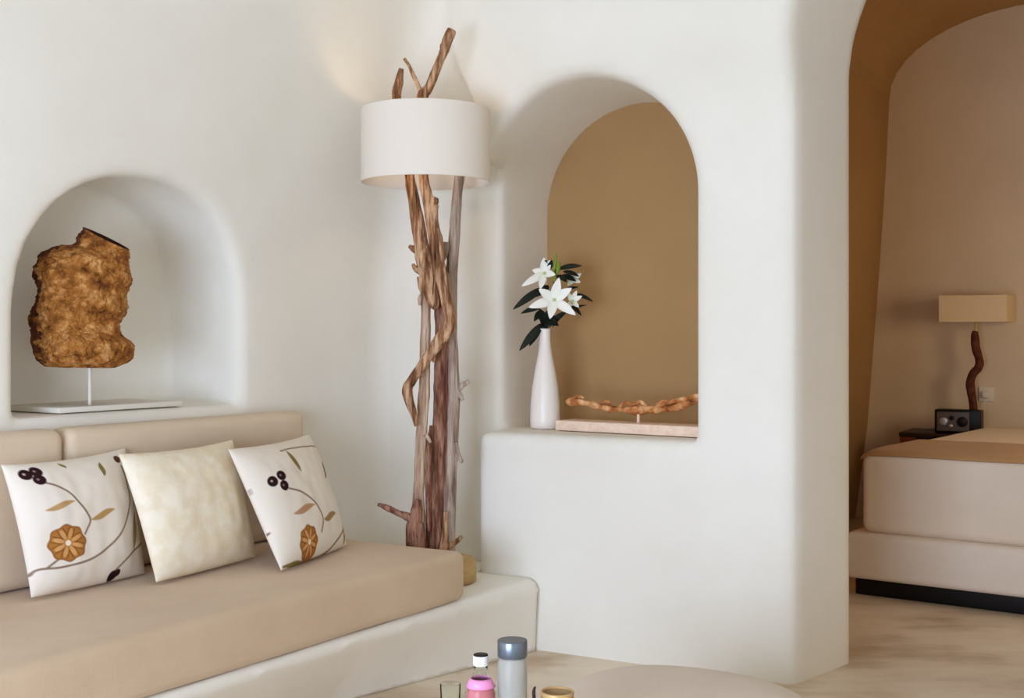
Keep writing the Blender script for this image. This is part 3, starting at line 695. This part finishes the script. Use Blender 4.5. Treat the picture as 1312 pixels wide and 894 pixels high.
def zpx(y, Y=Yb): return EYE+(HY-y)/F*Y-TZ
# tall clear bottle with a blue-grey cap
c = tp(656.5); wb = thing('water_bottle', c, 'clear cylindrical water bottle with wide blue-grey metallic cap', 'bottle')
z1 = zpx(842); z2 = zpx(820)
obj('body', *lathe(c, [(0, 0), (.027, 0), (.0305, .004), (.0308, .02), (.0308, z1-.012), (.0285, z1-.004), (.027, z1+.002), (.0245, z1+.002), (.0262, z1-.006), (.0283, z1-.014), (.0283, .012), (.026, .008), (0, .008)], 48), M['frost'], wb)
obj('cap', *lathe(c, [(0, z1+.001), (.0302, z1+.001), (.0312, z1+.003), (.0312, z2-.002), (.0302, z2), (.0285, z2), (0, z2-.0005)], 48), M['cap'], wb)
# small pink bottle
c = tp(616); pk = thing('drink_bottle', c, 'small glass bottle of pink drink with white neck and black top', 'bottle')
za, zb_, zc, zd = zpx(840), zpx(852), zpx(864), zpx(880)
obj('body', *lathe(c, [(0, 0), (.028, 0), (.0325, .005), (.0325, zd-.012), (.030, zd), (.024, zd+.012), (.0165, zc), (.0145, zc+.006), (.014, zb_), (.012, zb_), (.0125, zc+.004), (.0148, zc-.001), (.022, zd+.010), (.0278, zd-.002), (.0302, zd-.013), (.0302, .007), (0, .005)], 44), M['glass'], pk)
obj('drink', *lathe(c, [(0, .0055), (.0298, .0075), (.0298, zd-.014), (.0274, zd-.003), (.0245, zd+.002), (0, zd+.002)], 44), M['pink'], pk)
obj('shoulder_highlight', *lathe(c, [(.0307, zd+.0008), (.0247, zd+.0128), (.0208, zd+.0185), (.0202, zd+.0180), (.0241, zd+.0122), (.0301, zd+.0003)], 44, True), M['pinkglint'], pk)  # pink ring paints the bright highlight on the bottle shoulder
cp = obj('cap', *lathe(c, [(0, zb_-.001), (.0155, zb_-.001), (.0162, zb_+.001), (.0162, za-.002), (.0158, za), (0, za)], 36), M['white'], pk)
obj('cap_top', *lathe(c, [(0, za), (.0152, za), (.0152, za+.002), (.014, za+.003), (0, za+.003)], 36), M['black'], cp)
# slim clear tumbler
c = tp(577); zr = zpx(876)
gl = obj('drinking_glass', *lathe(c, [(0, 0), (.018, 0), (.019, .003), (.0215, zr-.001), (.0208, zr), (.0203, zr-.001), (.0176, .008), (0, .007)], 36), M['glass'], loc=c)
tag(gl, 'slim clear drinking glass just left of the pink bottle', 'glass')
# amber cup
c = tp(714); zr = zpx(885.5)
cu = thing('amber_cup', c, 'amber glass cup with gold rim and dark handle right of the water bottle', 'cup')
obj('body', *lathe(c, [(0, 0), (.024, 0), (.028, .003), (.0335, .04), (.0345, zr-.004), (.0315, zr-.004), (.030, .04), (.025, .006), (0, .005)], 40), M['amber'], cu)
obj('rim', *lathe(c, [(.0348, zr-.008), (.0352, zr-.002), (.034, zr), (.0318, zr), (.0312, zr-.004), (.0345, zr-.0085)], 40, True), M['amberrim'], cu)
obj('handle', *tube([(c[0]-.033, c[1], c[2]+zr-.03, .0035), (c[0]-.046, c[1], c[2]+zr-.022, .0035), (c[0]-.049, c[1], c[2]+zr-.002, .0035), (c[0]-.047, c[1], c[2]+zr+.006, .0025), (c[0]-.045, c[1], c[2]+zr+.009, .001)], .004, 10), M['darkwood'], cu)

# ------------------------------------------------------------------ light
def area(name, loc, aim, size, power, col, sy=None):
    d = bpy.data.lights.new(name, 'AREA'); d.energy = power; d.color = col; d.size = size
    if sy: d.shape = 'RECTANGLE'; d.size_y = sy
    o = bpy.data.objects.new(name, d); C.objects.link(o); o.location = tuple(loc)
    o.rotation_euler = (Vector(aim)-Vector(loc)).to_track_quat('-Z', 'Y').to_euler(); return o
area('window_daylight', S(2.0, -5.2, .85), S(1.5, -.8, -.1), 2.0, 130, (.745, .90, 1.19), 1.3)
area('bedroom_warm_fill', L(2.9, 1.6, 1.35), L(1.4, 3.1, .4), .8, 18, (1.0, .78, .50), .8)  # warm fill added inside the closed bedroom; no window is built there
bl = bpy.data.lights.new('lamp_bulb_light', 'POINT'); bl.energy = 1.6; bl.color = (1, .78, .5); bl.shadow_soft_size = .04
bo = bpy.data.objects.new('lamp_bulb_light', bl); C.objects.link(bo); bo.location = (sc[0]-.10, sc[1]-.08, (zt+zb)/2)
w = bpy.data.worlds.new('sky'); bpy.context.scene.world = w; w.use_nodes = True
w.node_tree.nodes['Background'].inputs[0].default_value = (.84, .91, 1.06, 1); w.node_tree.nodes['Background'].inputs[1].default_value = .33

# ------------------------------------------------------------------ camera and view
cd = bpy.data.cameras.new('camera'); co = bpy.data.objects.new('camera', cd); C.objects.link(co)
co.location = (0, 0, EYE); co.rotation_euler = (math.pi/2, 0, 0)
cd.sensor_fit = 'HORIZONTAL'; cd.sensor_width = 36; cd.lens = 36*F/1312
cd.shift_x = 0; cd.shift_y = -(894/2-HY)/1312; cd.clip_start = .05
sc_ = bpy.context.scene; sc_.camera = co
sc_.view_settings.view_transform = 'Standard'; sc_.view_settings.look = 'None'
sc_.view_settings.exposure = 0.0; sc_.view_settings.gamma = 1; sc_.view_settings.use_curve_mapping = False
sc_.render.engine = 'CYCLES'
cy = sc_.cycles; cy.use_denoising = True; cy.max_bounces = 12; cy.diffuse_bounces = 8; cy.transmission_bounces = 10; cy.caustics_reflective = False
